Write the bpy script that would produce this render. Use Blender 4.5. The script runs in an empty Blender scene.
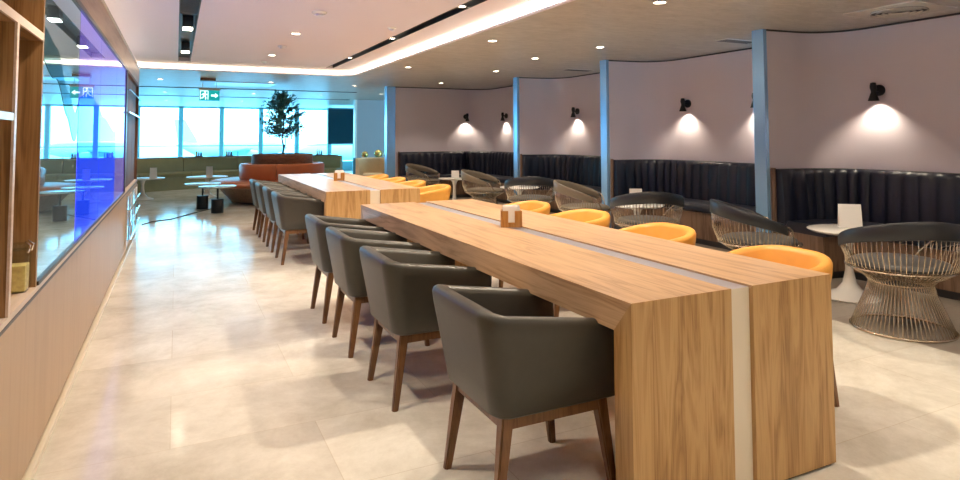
import bpy, bmesh, math, random
from mathutils import Vector, Matrix
random.seed(7)
S = bpy.context.scene
COL = S.collection
PI = math.pi
sin, cos = math.sin, math.cos

# ------------------------------------------------------------------ materials
def nodes(name):
    m = bpy.data.materials.new(name); m.use_nodes = True
    nt = m.node_tree
    return m, nt, nt.nodes['Principled BSDF']

def setp(b, **k):
    for n, v in k.items():
        b.inputs[n.replace('_', ' ')].default_value = v

def rgb(c): return (c[0], c[1], c[2], 1)

def plain(name, col, rough=.5, metal=0, var=.06, scale=8, bump=0, bscale=200, spec=.5, coat=0):
    m, nt, b = nodes(name)
    setp(b, Roughness=rough, Metallic=metal)
    b.inputs['Specular IOR Level'].default_value = spec
    b.inputs['Coat Weight'].default_value = coat
    tc = nt.nodes.new('ShaderNodeTexCoord'); no = nt.nodes.new('ShaderNodeTexNoise')
    no.inputs['Scale'].default_value = scale; no.inputs['Detail'].default_value = 4
    nt.links.new(tc.outputs['Object'], no.inputs['Vector'])
    mx = nt.nodes.new('ShaderNodeMix'); mx.data_type = 'RGBA'
    mx.inputs[6].default_value = rgb([c * (1 - var) for c in col]); mx.inputs[7].default_value = rgb([min(1, c * (1 + var)) for c in col])
    nt.links.new(no.outputs['Fac'], mx.inputs[0]); nt.links.new(mx.outputs[2], b.inputs['Base Color'])
    if bump:
        n2 = nt.nodes.new('ShaderNodeTexNoise'); n2.inputs['Scale'].default_value = bscale
        nt.links.new(tc.outputs['Object'], n2.inputs['Vector'])
        bp = nt.nodes.new('ShaderNodeBump'); bp.inputs['Strength'].default_value = bump; bp.inputs['Distance'].default_value = .002
        nt.links.new(n2.outputs['Fac'], bp.inputs['Height']); nt.links.new(bp.outputs['Normal'], b.inputs['Normal'])
    return m

def wood(name, dark, mid, light, axis='Y', rough=.4, k=1.0, boards=0, coat=0, fig=1.0):
    """grain running along axis, made of stretched noise, wavy figure and fine pores"""
    m, nt, b = nodes(name); setp(b, Roughness=rough); b.inputs['Coat Weight'].default_value = coat
    N = nt.nodes.new; L = nt.links.new
    tc = N('ShaderNodeTexCoord')
    def mapped(along, across):
        mp = N('ShaderNodeMapping'); s = {'X': (along, across, across), 'Y': (across, along, across), 'Z': (across, across, along)}[axis]
        mp.inputs['Scale'].default_value = s; L(tc.outputs['Object'], mp.inputs['Vector']); return mp
    a = mapped(.55 * k, 7 * k)
    n1 = N('ShaderNodeTexNoise'); n1.inputs['Scale'].default_value = 1.6; n1.inputs['Detail'].default_value = 5; n1.inputs['Distortion'].default_value = 1.1 * fig
    L(a.outputs[0], n1.inputs['Vector'])
    c = mapped(2.2 * k, 90 * k)
    n2 = N('ShaderNodeTexNoise'); n2.inputs['Scale'].default_value = 1.5; n2.inputs['Detail'].default_value = 3
    L(c.outputs[0], n2.inputs['Vector'])
    ad = N('ShaderNodeMath'); ad.operation = 'MULTIPLY'; ad.inputs[1].default_value = 3.2; L(n1.outputs['Fac'], ad.inputs[0])
    pp = N('ShaderNodeMath'); pp.operation = 'PINGPONG'; pp.inputs[1].default_value = .5; L(ad.outputs[0], pp.inputs[0])
    m2 = N('ShaderNodeMath'); m2.operation = 'MULTIPLY_ADD'; m2.inputs[1].default_value = 1.25; m2.inputs[2].default_value = 0; L(pp.outputs[0], m2.inputs[0])
    m3 = N('ShaderNodeMath'); m3.operation = 'MULTIPLY_ADD'; m3.inputs[1].default_value = .8; L(n2.outputs['Fac'], m3.inputs[0]); L(m2.outputs[0], m3.inputs[2])
    cr = N('ShaderNodeValToRGB'); e = cr.color_ramp.elements
    e[0].position = .28; e[0].color = rgb(dark); e[1].position = .98; e[1].color = rgb(light)
    x = cr.color_ramp.elements.new(.6); x.color = rgb(mid)
    L(m3.outputs[0], cr.inputs[0]); L(cr.outputs[0], b.inputs['Base Color'])
    bp = N('ShaderNodeBump'); bp.inputs['Strength'].default_value = .12; bp.inputs['Distance'].default_value = .001
    L(n2.outputs['Fac'], bp.inputs['Height']); L(bp.outputs['Normal'], b.inputs['Normal'])
    return m

def emit(name, col, strength):
    m, nt, b = nodes(name); setp(b, Roughness=.5)
    b.inputs['Base Color'].default_value = rgb(col)
    b.inputs['Emission Color'].default_value = rgb(col); b.inputs['Emission Strength'].default_value = strength
    return m

def marble(name, base, vein, rough, tile=(.9, .6), joint=(.5, .42, .34)):
    m, nt, b = nodes(name); setp(b, Roughness=rough)
    N = nt.nodes.new; L = nt.links.new
    tc = N('ShaderNodeTexCoord')
    br = N('ShaderNodeTexBrick'); br.offset = .5; br.inputs['Scale'].default_value = 1
    br.inputs['Brick Width'].default_value = tile[0]; br.inputs['Row Height'].default_value = tile[1]
    br.inputs['Mortar Size'].default_value = .0022; br.inputs['Mortar Smooth'].default_value = .3
    br.inputs['Color1'].default_value = (1, 1, 1, 1); br.inputs['Color2'].default_value = (.80, .79, .775, 1); br.inputs['Mortar'].default_value = rgb(joint)
    mp = N('ShaderNodeMapping'); mp.inputs['Rotation'].default_value = (0, 0, 0); L(tc.outputs['Object'], mp.inputs['Vector']); L(mp.outputs[0], br.inputs['Vector'])
    n1 = N('ShaderNodeTexNoise'); n1.inputs['Scale'].default_value = 2.1; n1.inputs['Detail'].default_value = 14; n1.inputs['Roughness'].default_value = .76; n1.inputs['Distortion'].default_value = .25
    L(tc.outputs['Object'], n1.inputs['Vector'])
    cr = N('ShaderNodeValToRGB'); e = cr.color_ramp.elements
    e[0].position = .34; e[0].color = rgb(vein); e[1].position = .66; e[1].color = rgb(base)
    L(n1.outputs['Fac'], cr.inputs[0])
    mx = N('ShaderNodeMix'); mx.data_type = 'RGBA'; mx.blend_type = 'MULTIPLY'; mx.inputs[0].default_value = .75
    L(cr.outputs[0], mx.inputs[6]); L(br.outputs['Color'], mx.inputs[7]); L(mx.outputs[2], b.inputs['Base Color'])
    r = N('ShaderNodeMath'); r.operation = 'MULTIPLY_ADD'; r.inputs[1].default_value = .10; r.inputs[2].default_value = rough - .03
    L(n1.outputs['Fac'], r.inputs[0]); L(r.outputs[0], b.inputs['Roughness'])
    return m

M = {}
M['floor'] = marble('cream_marble_tile', (.86, .825, .74), (.60, .55, .46), .11, (1.2, .6), (.72, .66, .58))
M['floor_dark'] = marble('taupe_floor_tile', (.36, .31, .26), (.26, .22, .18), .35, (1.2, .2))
M['oak_top'] = wood('oak_long_grain', (.34, .185, .085), (.50, .31, .165), (.60, .395, .225), 'Y', .29, 1.35)
M['oak_end'] = wood('oak_upright_grain', (.28, .145, .048), (.425, .24, .088), (.53, .325, .135), 'Z', .42, 1.45)
M['walnut'] = wood('walnut_upright_grain', (.15, .07, .022), (.27, .135, .048), (.38, .21, .085), 'Z', .4, 1.3)
M['walnut_side'] = wood('walnut_flat_grain', (.15, .07, .022), (.27, .135, .048), (.38, .21, .085), 'Y', .4, 1.3)
M['leg_wood'] = wood('stained_beech', (.085, .034, .012), (.135, .058, .02), (.19, .088, .033), 'Z', .35, 2)
M['panel_wood'] = wood('pale_veneer', (.44, .285, .165), (.475, .315, .185), (.50, .34, .205), 'Z', .36, 1.0, fig=.3)
M['edge_wood'] = wood('pale_edge_band', (.60, .45, .34), (.68, .54, .43), (.74, .60, .50), 'Y', .35, 1.5, fig=.4)
M['header_wood'] = wood('warm_header_veneer', (.30, .18, .11), (.36, .23, .15), (.41, .27, .18), 'Y', .4, 1.0, fig=.3)
M['cabinet_walnut'] = wood('dark_cabinet_walnut', (.07, .026, .012), (.12, .048, .02), (.17, .075, .034), 'Z', .6, 1.3)
M['bench_wood'] = wood('bench_brown_veneer', (.11, .06, .035), (.17, .10, .06), (.23, .14, .09), 'Z', .45, 1.5)
M['planter_wood'] = wood('planter_brown_slat', (.13, .055, .03), (.2, .09, .05), (.28, .13, .08), 'X', .4, 2)
M['silver'] = plain('brushed_silver', (.62, .60, .66), .28, .65, .05, 30)
M['cream_panel'] = plain('cream_lacquer', (.74, .66, .52), .3, 0, .03)
M['grey_leather'] = plain('charcoal_olive_leather', (.050, .045, .034), .42, 0, .12, 30, .25, 420)
M['mustard'] = plain('mustard_leather', (.72, .33, .055), .42, 0, .08, 14, .2, 400)
M['navy'] = plain('black_navy_leather', (.004, .006, .018), .42, 0, .2, 10, .2, 300)
M['band_dark'] = plain('anthracite_leather', (.016, .017, .021), .42, 0, .1, 20, .2, 400)
M['band_taupe'] = plain('taupe_leather', (.16, .125, .085), .42, 0, .1, 20, .2, 400)
M['pad_grey'] = plain('grey_seat_leather', (.075, .072, .07), .5, 0, .1, 20, .2, 300)
M['wire'] = plain('bronze_nickel_wire', (.60, .50, .38), .25, 1, .03)
M['white'] = plain('white_lacquer', (.80, .77, .72), .25, 0, .03, 4)
M['paper'] = plain('white_card', (.86, .83, .79), .7, 0, .02)
M['black'] = plain('matt_black_metal', (.012, .012, .013), .4, .2, .1)
M['dark_grey'] = plain('dark_grey_metal', (.07, .07, .075), .45, .3, .1)
M['wall_paint'] = plain('mauve_beige_paint', (.70, .635, .70), .75, 0, .025, 2)
M['wall_grey'] = plain('pale_grey_paint', (.42, .42, .46), .75, 0, .03, 2)
M['ceil_tray'] = plain('tray_ceiling_daylight_tint', (.78, .735, .82), .6, 0, .02, 2)  # lavender tint of the daylight is painted into the ceiling colour
M['chrome'] = plain('chrome', (.8, .82, .85), .12, 1, .02)
M['fin'] = plain('edge_metal_painted_reflection', (.34, .62, 1.0), .25, .45, .04)  # blue reflection of windows and screens is painted into the metal colour
M['bronze_edge'] = plain('bronze_frame', (.05, .035, .03), .35, .4, .1)
M['green_leather'] = plain('olive_green_leather', (.215, .19, .085), .45, 0, .15, 6, .1, 200)
M['orange_leather'] = plain('rust_orange_leather', (.42, .115, .035), .38, 0, .1, 6, .1, 200)
M['teal_top'] = plain('pale_laminate_table_top', (.55, .70, .74), .12, 0, .03)
M['blue_fabric'] = plain('deep_blue_fabric', (.05, .26, .42), .7, 0, .1, 30)
M['tan_leather'] = plain('tan_leather', (.78, .60, .36), .5, 0, .08, 12)
M['brass'] = plain('brass', (.75, .52, .18), .25, 1, .05)
M['leaf'] = plain('dark_tree_leaf', (.07, .22, .20), .4, 0, .35, 5)
M['bark'] = plain('tree_bark', (.10, .085, .07), .8, 0, .2, 40)
M['soil'] = plain('soil', (.03, .022, .016), .9, 0, .3, 60)
M['jar_food'] = plain('golden_pasta', (.95, .62, .22), .6, 0, .4, 60)
M['haze_tinted_frame'] = plain('window_frame_painted_glow', (.22, .62, .78), .4, .2, .05)  # bright cyan: window glow and haze painted into the frame colour
M['screen_dark'] = plain('dark_blue_screen', (.005, .075, .13), .25, 0, .3, 1.5)
M['cord'] = plain('black_rubber', (.02, .02, .022), .5)
M['holder_wood'] = wood('orange_brown_box_wood', (.26, .10, .015), (.36, .155, .025), (.45, .21, .05), 'Z', .35, 4)
M['led'] = emit('warm_led_strip', (1, .82, .60), 4)
M['lamp'] = emit('downlight_lamp', (1, .88, .70), 14)
M['exit_green'] = emit('exit_sign_green', (.0, .40, .42), .35)
M['exit_white'] = emit('exit_sign_white', (.75, 1, .95), .9)
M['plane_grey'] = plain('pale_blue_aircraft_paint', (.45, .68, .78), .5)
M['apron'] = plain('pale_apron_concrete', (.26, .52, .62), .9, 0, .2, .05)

# textured low ceiling (trowelled plaster)
def plaster():
    m, nt, b = nodes('trowelled_plaster'); setp(b, Roughness=.38)
    N = nt.nodes.new; L = nt.links.new
    tc = N('ShaderNodeTexCoord'); mp = N('ShaderNodeMapping'); mp.inputs['Scale'].default_value = (1, 2.2, 1); mp.inputs['Rotation'].default_value = (0, 0, .4)
    L(tc.outputs['Object'], mp.inputs['Vector'])
    n = N('ShaderNodeTexNoise'); n.inputs['Scale'].default_value = 4.5; n.inputs['Detail'].default_value = 12; n.inputs['Roughness'].default_value = .78; n.inputs['Distortion'].default_value = .6
    L(mp.outputs[0], n.inputs['Vector'])
    cr = N('ShaderNodeValToRGB'); e = cr.color_ramp.elements
    e[0].position = .3; e[0].color = (.38, .355, .315, 1); e[1].position = .7; e[1].color = (.62, .585, .53, 1)
    L(n.outputs['Fac'], cr.inputs[0]); L(cr.outputs[0], b.inputs['Base Color'])
    bp = N('ShaderNodeBump'); bp.inputs['Strength'].default_value = .15; bp.inputs['Distance'].default_value = .004
    L(n.outputs['Fac'], bp.inputs['Height']); L(bp.outputs['Normal'], b.inputs['Normal'])
    return m
M['plaster'] = plaster()

def glass_clear(name, tint, rough=0):
    m, nt, b = nodes(name)
    N = nt.nodes.new; L = nt.links.new
    tr = N('ShaderNodeBsdfTransparent'); tr.inputs['Color'].default_value = rgb(tint)
    gl = N('ShaderNodeBsdfGlossy'); gl.inputs['Roughness'].default_value = rough
    lw = N('ShaderNodeLayerWeight'); pw = N('ShaderNodeMath'); pw.operation = 'POWER'; pw.inputs[1].default_value = 4; L(lw.outputs['Facing'], pw.inputs[0])
    ma = N('ShaderNodeMath'); ma.operation = 'MULTIPLY_ADD'; ma.inputs[1].default_value = .7; ma.inputs[2].default_value = .04; L(pw.outputs[0], ma.inputs[0])
    mx = N('ShaderNodeMixShader'); L(ma.outputs[0], mx.inputs[0]); L(tr.outputs[0], mx.inputs[1]); L(gl.outputs[0], mx.inputs[2])
    L(mx.outputs[0], nt.nodes['Material Output'].inputs['Surface'])
    return m
M['window_glass'] = glass_clear('window_glass', (.80, .96, 1))
M['jar_glass'] = glass_clear('jar_glass', (.92, .96, .95))

def screen_glass(name, base, em, es, edge=(1, 1, 1)):
    m, nt, b = nodes(name)
    b.inputs['Base Color'].default_value = rgb(base); setp(b, Roughness=.015, Metallic=.85); b.inputs['Specular Tint'].default_value = rgb(edge)
    b.inputs['IOR'].default_value = 1.9
    b.inputs['Emission Color'].default_value = rgb(em); b.inputs['Emission Strength'].default_value = es
    return m
M['scr_pale'] = screen_glass('pale_display_glass', (.55, .74, .80), (.42, .46, .52), .02, (.75, .93, 1))
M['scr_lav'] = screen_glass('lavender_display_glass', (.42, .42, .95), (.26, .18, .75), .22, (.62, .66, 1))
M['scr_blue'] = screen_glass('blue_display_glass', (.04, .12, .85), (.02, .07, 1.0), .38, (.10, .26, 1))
M['scr_slot_reflection'] = screen_glass('painted_slot_reflection_glass', (.10, .26, .32), (.02, .12, .17), .03, (.18, .42, .5))  # teal stands in for the reflected ceiling slot
M['gloss_panel'] = plain('white_painted_wall', (.8, .77, .72), .7)

# ------------------------------------------------------------------ mesh helpers
def finish(name, bm, mat, parent=None, smooth=False, kind=None, label=None, cat=None, group=None, loc=None, angle=None):
    bmesh.ops.recalc_face_normals(bm, faces=bm.faces)
    me = bpy.data.meshes.new(name); bm.to_mesh(me); bm.free()
    if smooth:
        for p in me.polygons: p.use_smooth = True
        if angle is not None:
            try: me.set_sharp_from_angle(angle=math.radians(angle))
            except Exception: pass
    if not isinstance(mat, (list, tuple)): mat = [mat]
    for x in mat: me.materials.append(x)
    o = bpy.data.objects.new(name, me); COL.objects.link(o)
    if parent: o.parent = parent
    if loc: o.location = loc
    if kind: o['kind'] = kind
    if label: o['label'] = label
    if cat: o['category'] = cat
    if group: o['group'] = group
    return o

def thing(name, label, cat, loc=(0, 0, 0), rz=0, group=None):
    o = bpy.data.objects.new(name, None); COL.objects.link(o)
    o.empty_display_size = .1; o.location = loc; o.rotation_euler = (0, 0, rz)
    o['label'] = label; o['category'] = cat
    if group: o['group'] = group
    return o

def dup(root, loc, rz=None, label=None):
    r = root.copy(); COL.objects.link(r); r.location = loc
    if rz is not None: r.rotation_euler = (0, 0, rz)
    if label: r['label'] = label
    for ch in list(root.children):
        if ch.type == 'LIGHT' or True:
            c = ch.copy(); COL.objects.link(c); c.parent = r
            for g in list(ch.children):
                d = g.copy(); COL.objects.link(d); d.parent = c
    return r

def box(bm, x0, x1, y0, y1, z0, z1, bev=0, mi=0):
    v = [bm.verts.new(p) for p in ((x0, y0, z0), (x1, y0, z0), (x1, y1, z0), (x0, y1, z0), (x0, y0, z1), (x1, y0, z1), (x1, y1, z1), (x0, y1, z1))]
    fs = [bm.faces.new([v[i] for i in f]) for f in ((0, 3, 2, 1), (4, 5, 6, 7), (0, 1, 5, 4), (1, 2, 6, 5), (2, 3, 7, 6), (3, 0, 4, 7))]
    for f in fs: f.material_index = mi
    if bev:
        es = set(e for f in fs for e in f.edges)
        bmesh.ops.bevel(bm, geom=list(es), offset=bev, segments=2, profile=.7, affect='EDGES')
    return fs

def lathe(bm, prof, n=32, cx=0, cy=0, a0=0, a1=2 * PI, cap=False):
    full = abs(a1 - a0 - 2 * PI) < 1e-6
    k = n if full else n + 1
    rings = []
    for r, z in prof:
        if r < 1e-6 and full:
            rings.append([bm.verts.new((cx, cy, z))] * k)
        else:
            rings.append([bm.verts.new((cx + r * cos(a0 + (a1 - a0) * i / n), cy + r * sin(a0 + (a1 - a0) * i / n), z)) for i in range(k)])
    for a, b in zip(rings[:-1], rings[1:]):
        for i in range(n):
            j = (i + 1) % k if full else i + 1
            q = [a[i], a[j], b[j], b[i]]
            u = []
            for x in q:
                if x not in u: u.append(x)
            if len(u) >= 3:
                try: bm.faces.new(u)
                except ValueError: pass
    if not full and cap:
        bm.faces.new([r[0] for r in rings]); bm.faces.new([r[-1] for r in rings][::-1])
    return rings

def tube(bm, pts, r, n=8, closed=False, rs=None):
    P = [Vector(p) for p in pts]; rings = []
    k = len(P)
    up = Vector((0, 0, 1))
    prev = None
    for i, p in enumerate(P):
        if closed: t = P[(i + 1) % k] - P[(i - 1) % k]
        else: t = P[min(i + 1, k - 1)] - P[max(i - 1, 0)]
        t.normalize()
        if prev is None:
            a = t.cross(up)
            if a.length < .1: a = t.cross(Vector((1, 0, 0)))
        else:
            a = prev - t * prev.dot(t)
        a.normalize(); prev = a.copy(); b = t.cross(a)
        rr = rs[i] if rs else r
        rings.append([bm.verts.new(p + (a * cos(2 * PI * j / n) + b * sin(2 * PI * j / n)) * rr) for j in range(n)])
    for i in range(k if closed else k - 1):
        A, B = rings[i], rings[(i + 1) % k]
        for j in range(n):
            bm.faces.new((A[j], A[(j + 1) % n], B[(j + 1) % n], B[j]))
    if not closed:
        bm.faces.new(rings[0][::-1]); bm.faces.new(rings[-1])

def taper(bm, p0, p1, a, b):
    """square tapered leg from p0 (half size a) to p1 (half size b)"""
    R = []
    for p, h in ((p0, a), (p1, b)):
        R.append([bm.verts.new((p[0] + sx * h, p[1] + sy * h, p[2])) for sx, sy in ((-1, -1), (1, -1), (1, 1), (-1, 1))])
    for j in range(4): bm.faces.new((R[0][j], R[0][(j + 1) % 4], R[1][(j + 1) % 4], R[1][j]))
    bm.faces.new(R[0][::-1]); bm.faces.new(R[1])
    bmesh.ops.bevel(bm, geom=[e for e in bm.edges if abs(e.verts[0].co.z - e.verts[1].co.z) > .05], offset=.005, segments=2, affect='EDGES')

def poly(bm, pts, z0, z1):
    lo = [bm.verts.new((x, y, z0)) for x, y in pts]; hi = [bm.verts.new((x, y, z1)) for x, y in pts]
    n = len(pts)
    bm.faces.new(lo[::-1]); bm.faces.new(hi)
    for i in range(n): bm.faces.new((lo[i], lo[(i + 1) % n], hi[(i + 1) % n], hi[i]))

def sweep(bm, path, prof, closed=False, mod=None):
    """path: [(x,y)]; prof: closed list of (inward offset, z); right-hand side of travel is inward"""
    k = len(path); rings = []
    P = [Vector((p[0], p[1])) for p in path]
    for i in range(k):
        if closed: t1 = (P[i] - P[i - 1]); t2 = (P[(i + 1) % k] - P[i])
        else:
            t1 = P[i] - P[max(i - 1, 0)]; t2 = P[min(i + 1, k - 1)] - P[i]
            if i == 0: t1 = t2
            if i == k - 1: t2 = t1
        t1.normalize(); t2.normalize(); t = (t1 + t2).normalized()
        n = Vector((t.y, -t.x)); m = 1 / max(.5, t.dot(t1))
        rings.append([bm.verts.new((P[i].x + n.x * (mod(i, d, z) if mod else d) * m, P[i].y + n.y * (mod(i, d, z) if mod else d) * m, z)) for d, z in prof])
    q = len(prof)
    for i in range(k if closed else k - 1):
        A, B = rings[i], rings[(i + 1) % k]
        for j in range(q): bm.faces.new((A[j], A[(j + 1) % q], B[(j + 1) % q], B[j]))
    if not closed: bm.faces.new(rings[0][::-1]); bm.faces.new(rings[-1])

def resample(path, step):
    out = [path[0]]; 
    for a, b in zip(path[:-1], path[1:]):
        d = math.dist(a, b); n = max(1, round(d / step))
        for i in range(1, n + 1): out.append((a[0] + (b[0] - a[0]) * i / n, a[1] + (b[1] - a[1]) * i / n))
    return out

def arc(cx, cy, r, a0, a1, n):
    return [(cx + r * cos(math.radians(a0 + (a1 - a0) * i / n)), cy + r * sin(math.radians(a0 + (a1 - a0) * i / n))) for i in range(n + 1)]

def struct(name, fn, mat, smooth=False, angle=None):
    bm = bmesh.new(); fn(bm)
    return finish(name, bm, mat, kind='structure', smooth=smooth, angle=angle)

# ------------------------------------------------------------------ dimensions
ZC = 2.38; ZT = 2.472; WX = -.48
YF = [4.41, 7.15, 9.93]; DX = [0, .13, .25]
YW = 24.3

# ------------------------------------------------------------------ room shell
struct('floor', lambda b: box(b, -6.5, 4.22, -1.5, 24.6, -.1, 0), M['floor'])
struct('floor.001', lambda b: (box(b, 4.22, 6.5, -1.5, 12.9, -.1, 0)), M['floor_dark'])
struct('floor.002', lambda b: (box(b, 4.22, 9, 12.9, 24.6, -.1, 0)), M['floor'])

def low_ceiling(b):
    pts = [(2.82, -1.5)] + arc(2.42, 10.7, .4, 0, 90, 8) + arc(-.4, 10.7, .4, 90, 180, 8) + [(-.8, -1.5), (-6.5, -1.5), (-6.5, 24.6), (9, 24.6), (9, -1.5)]
    poly(b, pts, ZC, ZT + .12)
struct('ceiling', low_ceiling, M['plaster'])
def tray(b):
    t = ZT + .06
    box(b, -.82, 0, -1.5, 11.2, ZT, t); box(b, .17, 2.25, -1.5, 10.62, ZT, t)
    box(b, 2.37, 2.84, -1.5, 11.2, ZT, t); box(b, 0, .17, 10.62, 11.2, ZT, t); box(b, .17, 2.25, 10.65, 11.2, ZT, t); box(b, 2.25, 2.37, 10.62, 11.2, ZT, t)
struct('ceiling.001', tray, M['ceil_tray'])
def slots(b):
    t = ZT + .06
    for x0, x1 in ((0, .17), (2.25, 2.37)): box(b, x0 - .02, x1 + .02, -1.5, 10.66, t + .001, t + .05)
    box(b, .1, 2.3, 10.6, 10.67, t + .001, t + .05)
    for x0, x1 in ((0, .17), (2.25, 2.37)):
        box(b, x0 + .0005, x0 + .008, -1.5, 10.62, ZT - .004, t); box(b, x1 - .008, x1 - .0005, -1.5, 10.62, ZT - .004, t)
struct('trim_1', slots, M['black'])
# warm led profile round the tray edge
def led_path(inset):
    a = [(2.82 - inset, -1.45)] + arc(2.42, 10.7, .4 - inset, 0, 90, 10) + arc(-.4, 10.7, .4 - inset, 90, 180, 10) + [(-.8 + inset, -1.45)]
    return a
def led(b):
    sweep(b, led_path(.004)[::-1], [(0, ZC + .03), (.015, ZC + .034), (.015, ZC + .07), (0, ZC + .074)])
bm = bmesh.new(); led(bm)
finish('cove_light', bm, M['led'], label='warm white light strip running round the raised ceiling edge', cat='light')
def lip(b): sweep(b, led_path(.0)[::-1], [(0, ZC - .0), (.03, ZC - .0), (.03, ZC + .018), (0, ZC + .018)])
struct('trim_2', lip, M['ceil_tray'])
# dark slots across the low ceiling near the windows
struct('trim_3', lambda b: box(b, -6.4, 3.9, 14.9, 14.98, ZC - .012, ZC - .001), M['dark_grey'])
struct('trim_4', lambda b: box(b, -6.4, 4.5, 18.0, 18.09, ZC - .012, ZC - .001), M['dark_grey'])

# hidden shell
struct('wall_back', lambda b: box(b, -.48, 6.4, -1.65, -1.5, 0, 2.6), M['gloss_panel'])
struct('wall_left', lambda b: (box(b, -6.65, -6.5, 9.85, 24.6, 0, 2.6), box(b, -6.5, -.95, 9.7, 9.85, 0, ZC), ), M['wall_grey'])

# right wall with its booths
def booth_path(yf, yn, dx):
    return [(5.34 + dx, yf), (5.74 + dx, yf - .05)] + arc(5.72 + dx, yf - .50, .45, 88, 0, 10) + [(6.17 + dx, yf - .7), (6.17 + dx, yn)]
def bays():
    return [(yf, (YF[i - 1] + .13) if i else 1.80, DX[i]) for i, yf in enumerate(YF)]
for yf, yn, dx in bays():
    struct('wall_right', lambda b: sweep(b, booth_path(yf, yn, dx), [(0, 0), (0, ZC), (-.10, ZC), (-.10, 0)]), M['wall_paint'], True, 40)
    struct('wall_right', lambda b: box(b, 5.34 + dx, 6.2 + dx, yf + .015, yf + .12, 0, ZC), M['wall_paint'])
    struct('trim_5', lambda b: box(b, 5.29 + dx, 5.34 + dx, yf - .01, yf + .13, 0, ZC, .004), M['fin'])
    struct('trim_6', lambda b: sweep(b, booth_path(yf, yn, dx), [(.001, ZC - .018), (.008, ZC - .018), (.008, ZC), (.001, ZC)]), M['dark_grey'])
struct('wall_right', lambda b: (box(b, 5.34, 6.2, 1.67, 1.79, 0, ZC), box(b, 6.2, 6.3, -1.5, 1.8, 0, ZC)), M['wall_paint'])
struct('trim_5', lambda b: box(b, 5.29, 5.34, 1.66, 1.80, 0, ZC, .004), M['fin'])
# fourth booth, deeper: its far wall starts further left
p4 = [(4.22, 12.92), (5.98, 12.92)] + arc(5.98, 12.5, .42, 90, 0, 10) + [(6.4, 10.06)]
struct('wall_right', lambda b: sweep(b, p4, [(0, 0), (0, ZC), (-.10, ZC), (-.10, 0)]), M['wall_paint'], True, 40)
struct('trim_6', lambda b: sweep(b, p4, [(.001, ZC - .018), (.008, ZC - .018), (.008, ZC), (.001, ZC)]), M['dark_grey'])
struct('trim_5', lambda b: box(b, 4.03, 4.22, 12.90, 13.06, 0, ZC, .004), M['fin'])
struct('wall_far', lambda b: (box(b, 4.72, 9, 18.0, 18.15, 0, ZC), box(b, 8.9, 9, 12.9, 24.6, 0, ZC)), M['wall_grey'])
struct('trim_7', lambda b: box(b, 4.66, 4.72, 17.97, 18.16, 0, ZC), M['white'])

# window wall
def win_wall(b):
    box(b, -6.5, 9, YW, YW + .15, 0, .30); box(b, -6.5, 9, YW, YW + .15, 2.33, ZC)
struct('wall_window', win_wall, M['haze_tinted_frame'])
xs = [-6.4, -5.2, -3.87, -2.54, -1.2, .13, 1.45, 2.79, 4.08, 5.30, 6.5, 7.8, 8.9]
for i in range(len(xs) - 1):
    def fr(b, x0=xs[i], x1=xs[i + 1]):
        box(b, x0 - .075, x0 + .075, YW - .06, YW + .1, .30, 2.33)
        box(b, x0 + .06, x1 - .06, YW, YW + .06, .30, .36); box(b, x0 + .06, x1 - .06, YW, YW + .06, .98, 1.01)
    w = struct('window_%d' % (i + 1), fr, M['haze_tinted_frame'])
    bm = bmesh.new(); box(bm, xs[i] + .06, xs[i + 1] - .06, YW + .02, YW + .03, .36, 2.33)
    finish('window_pane', bm, M['window_glass'], parent=w)

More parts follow.
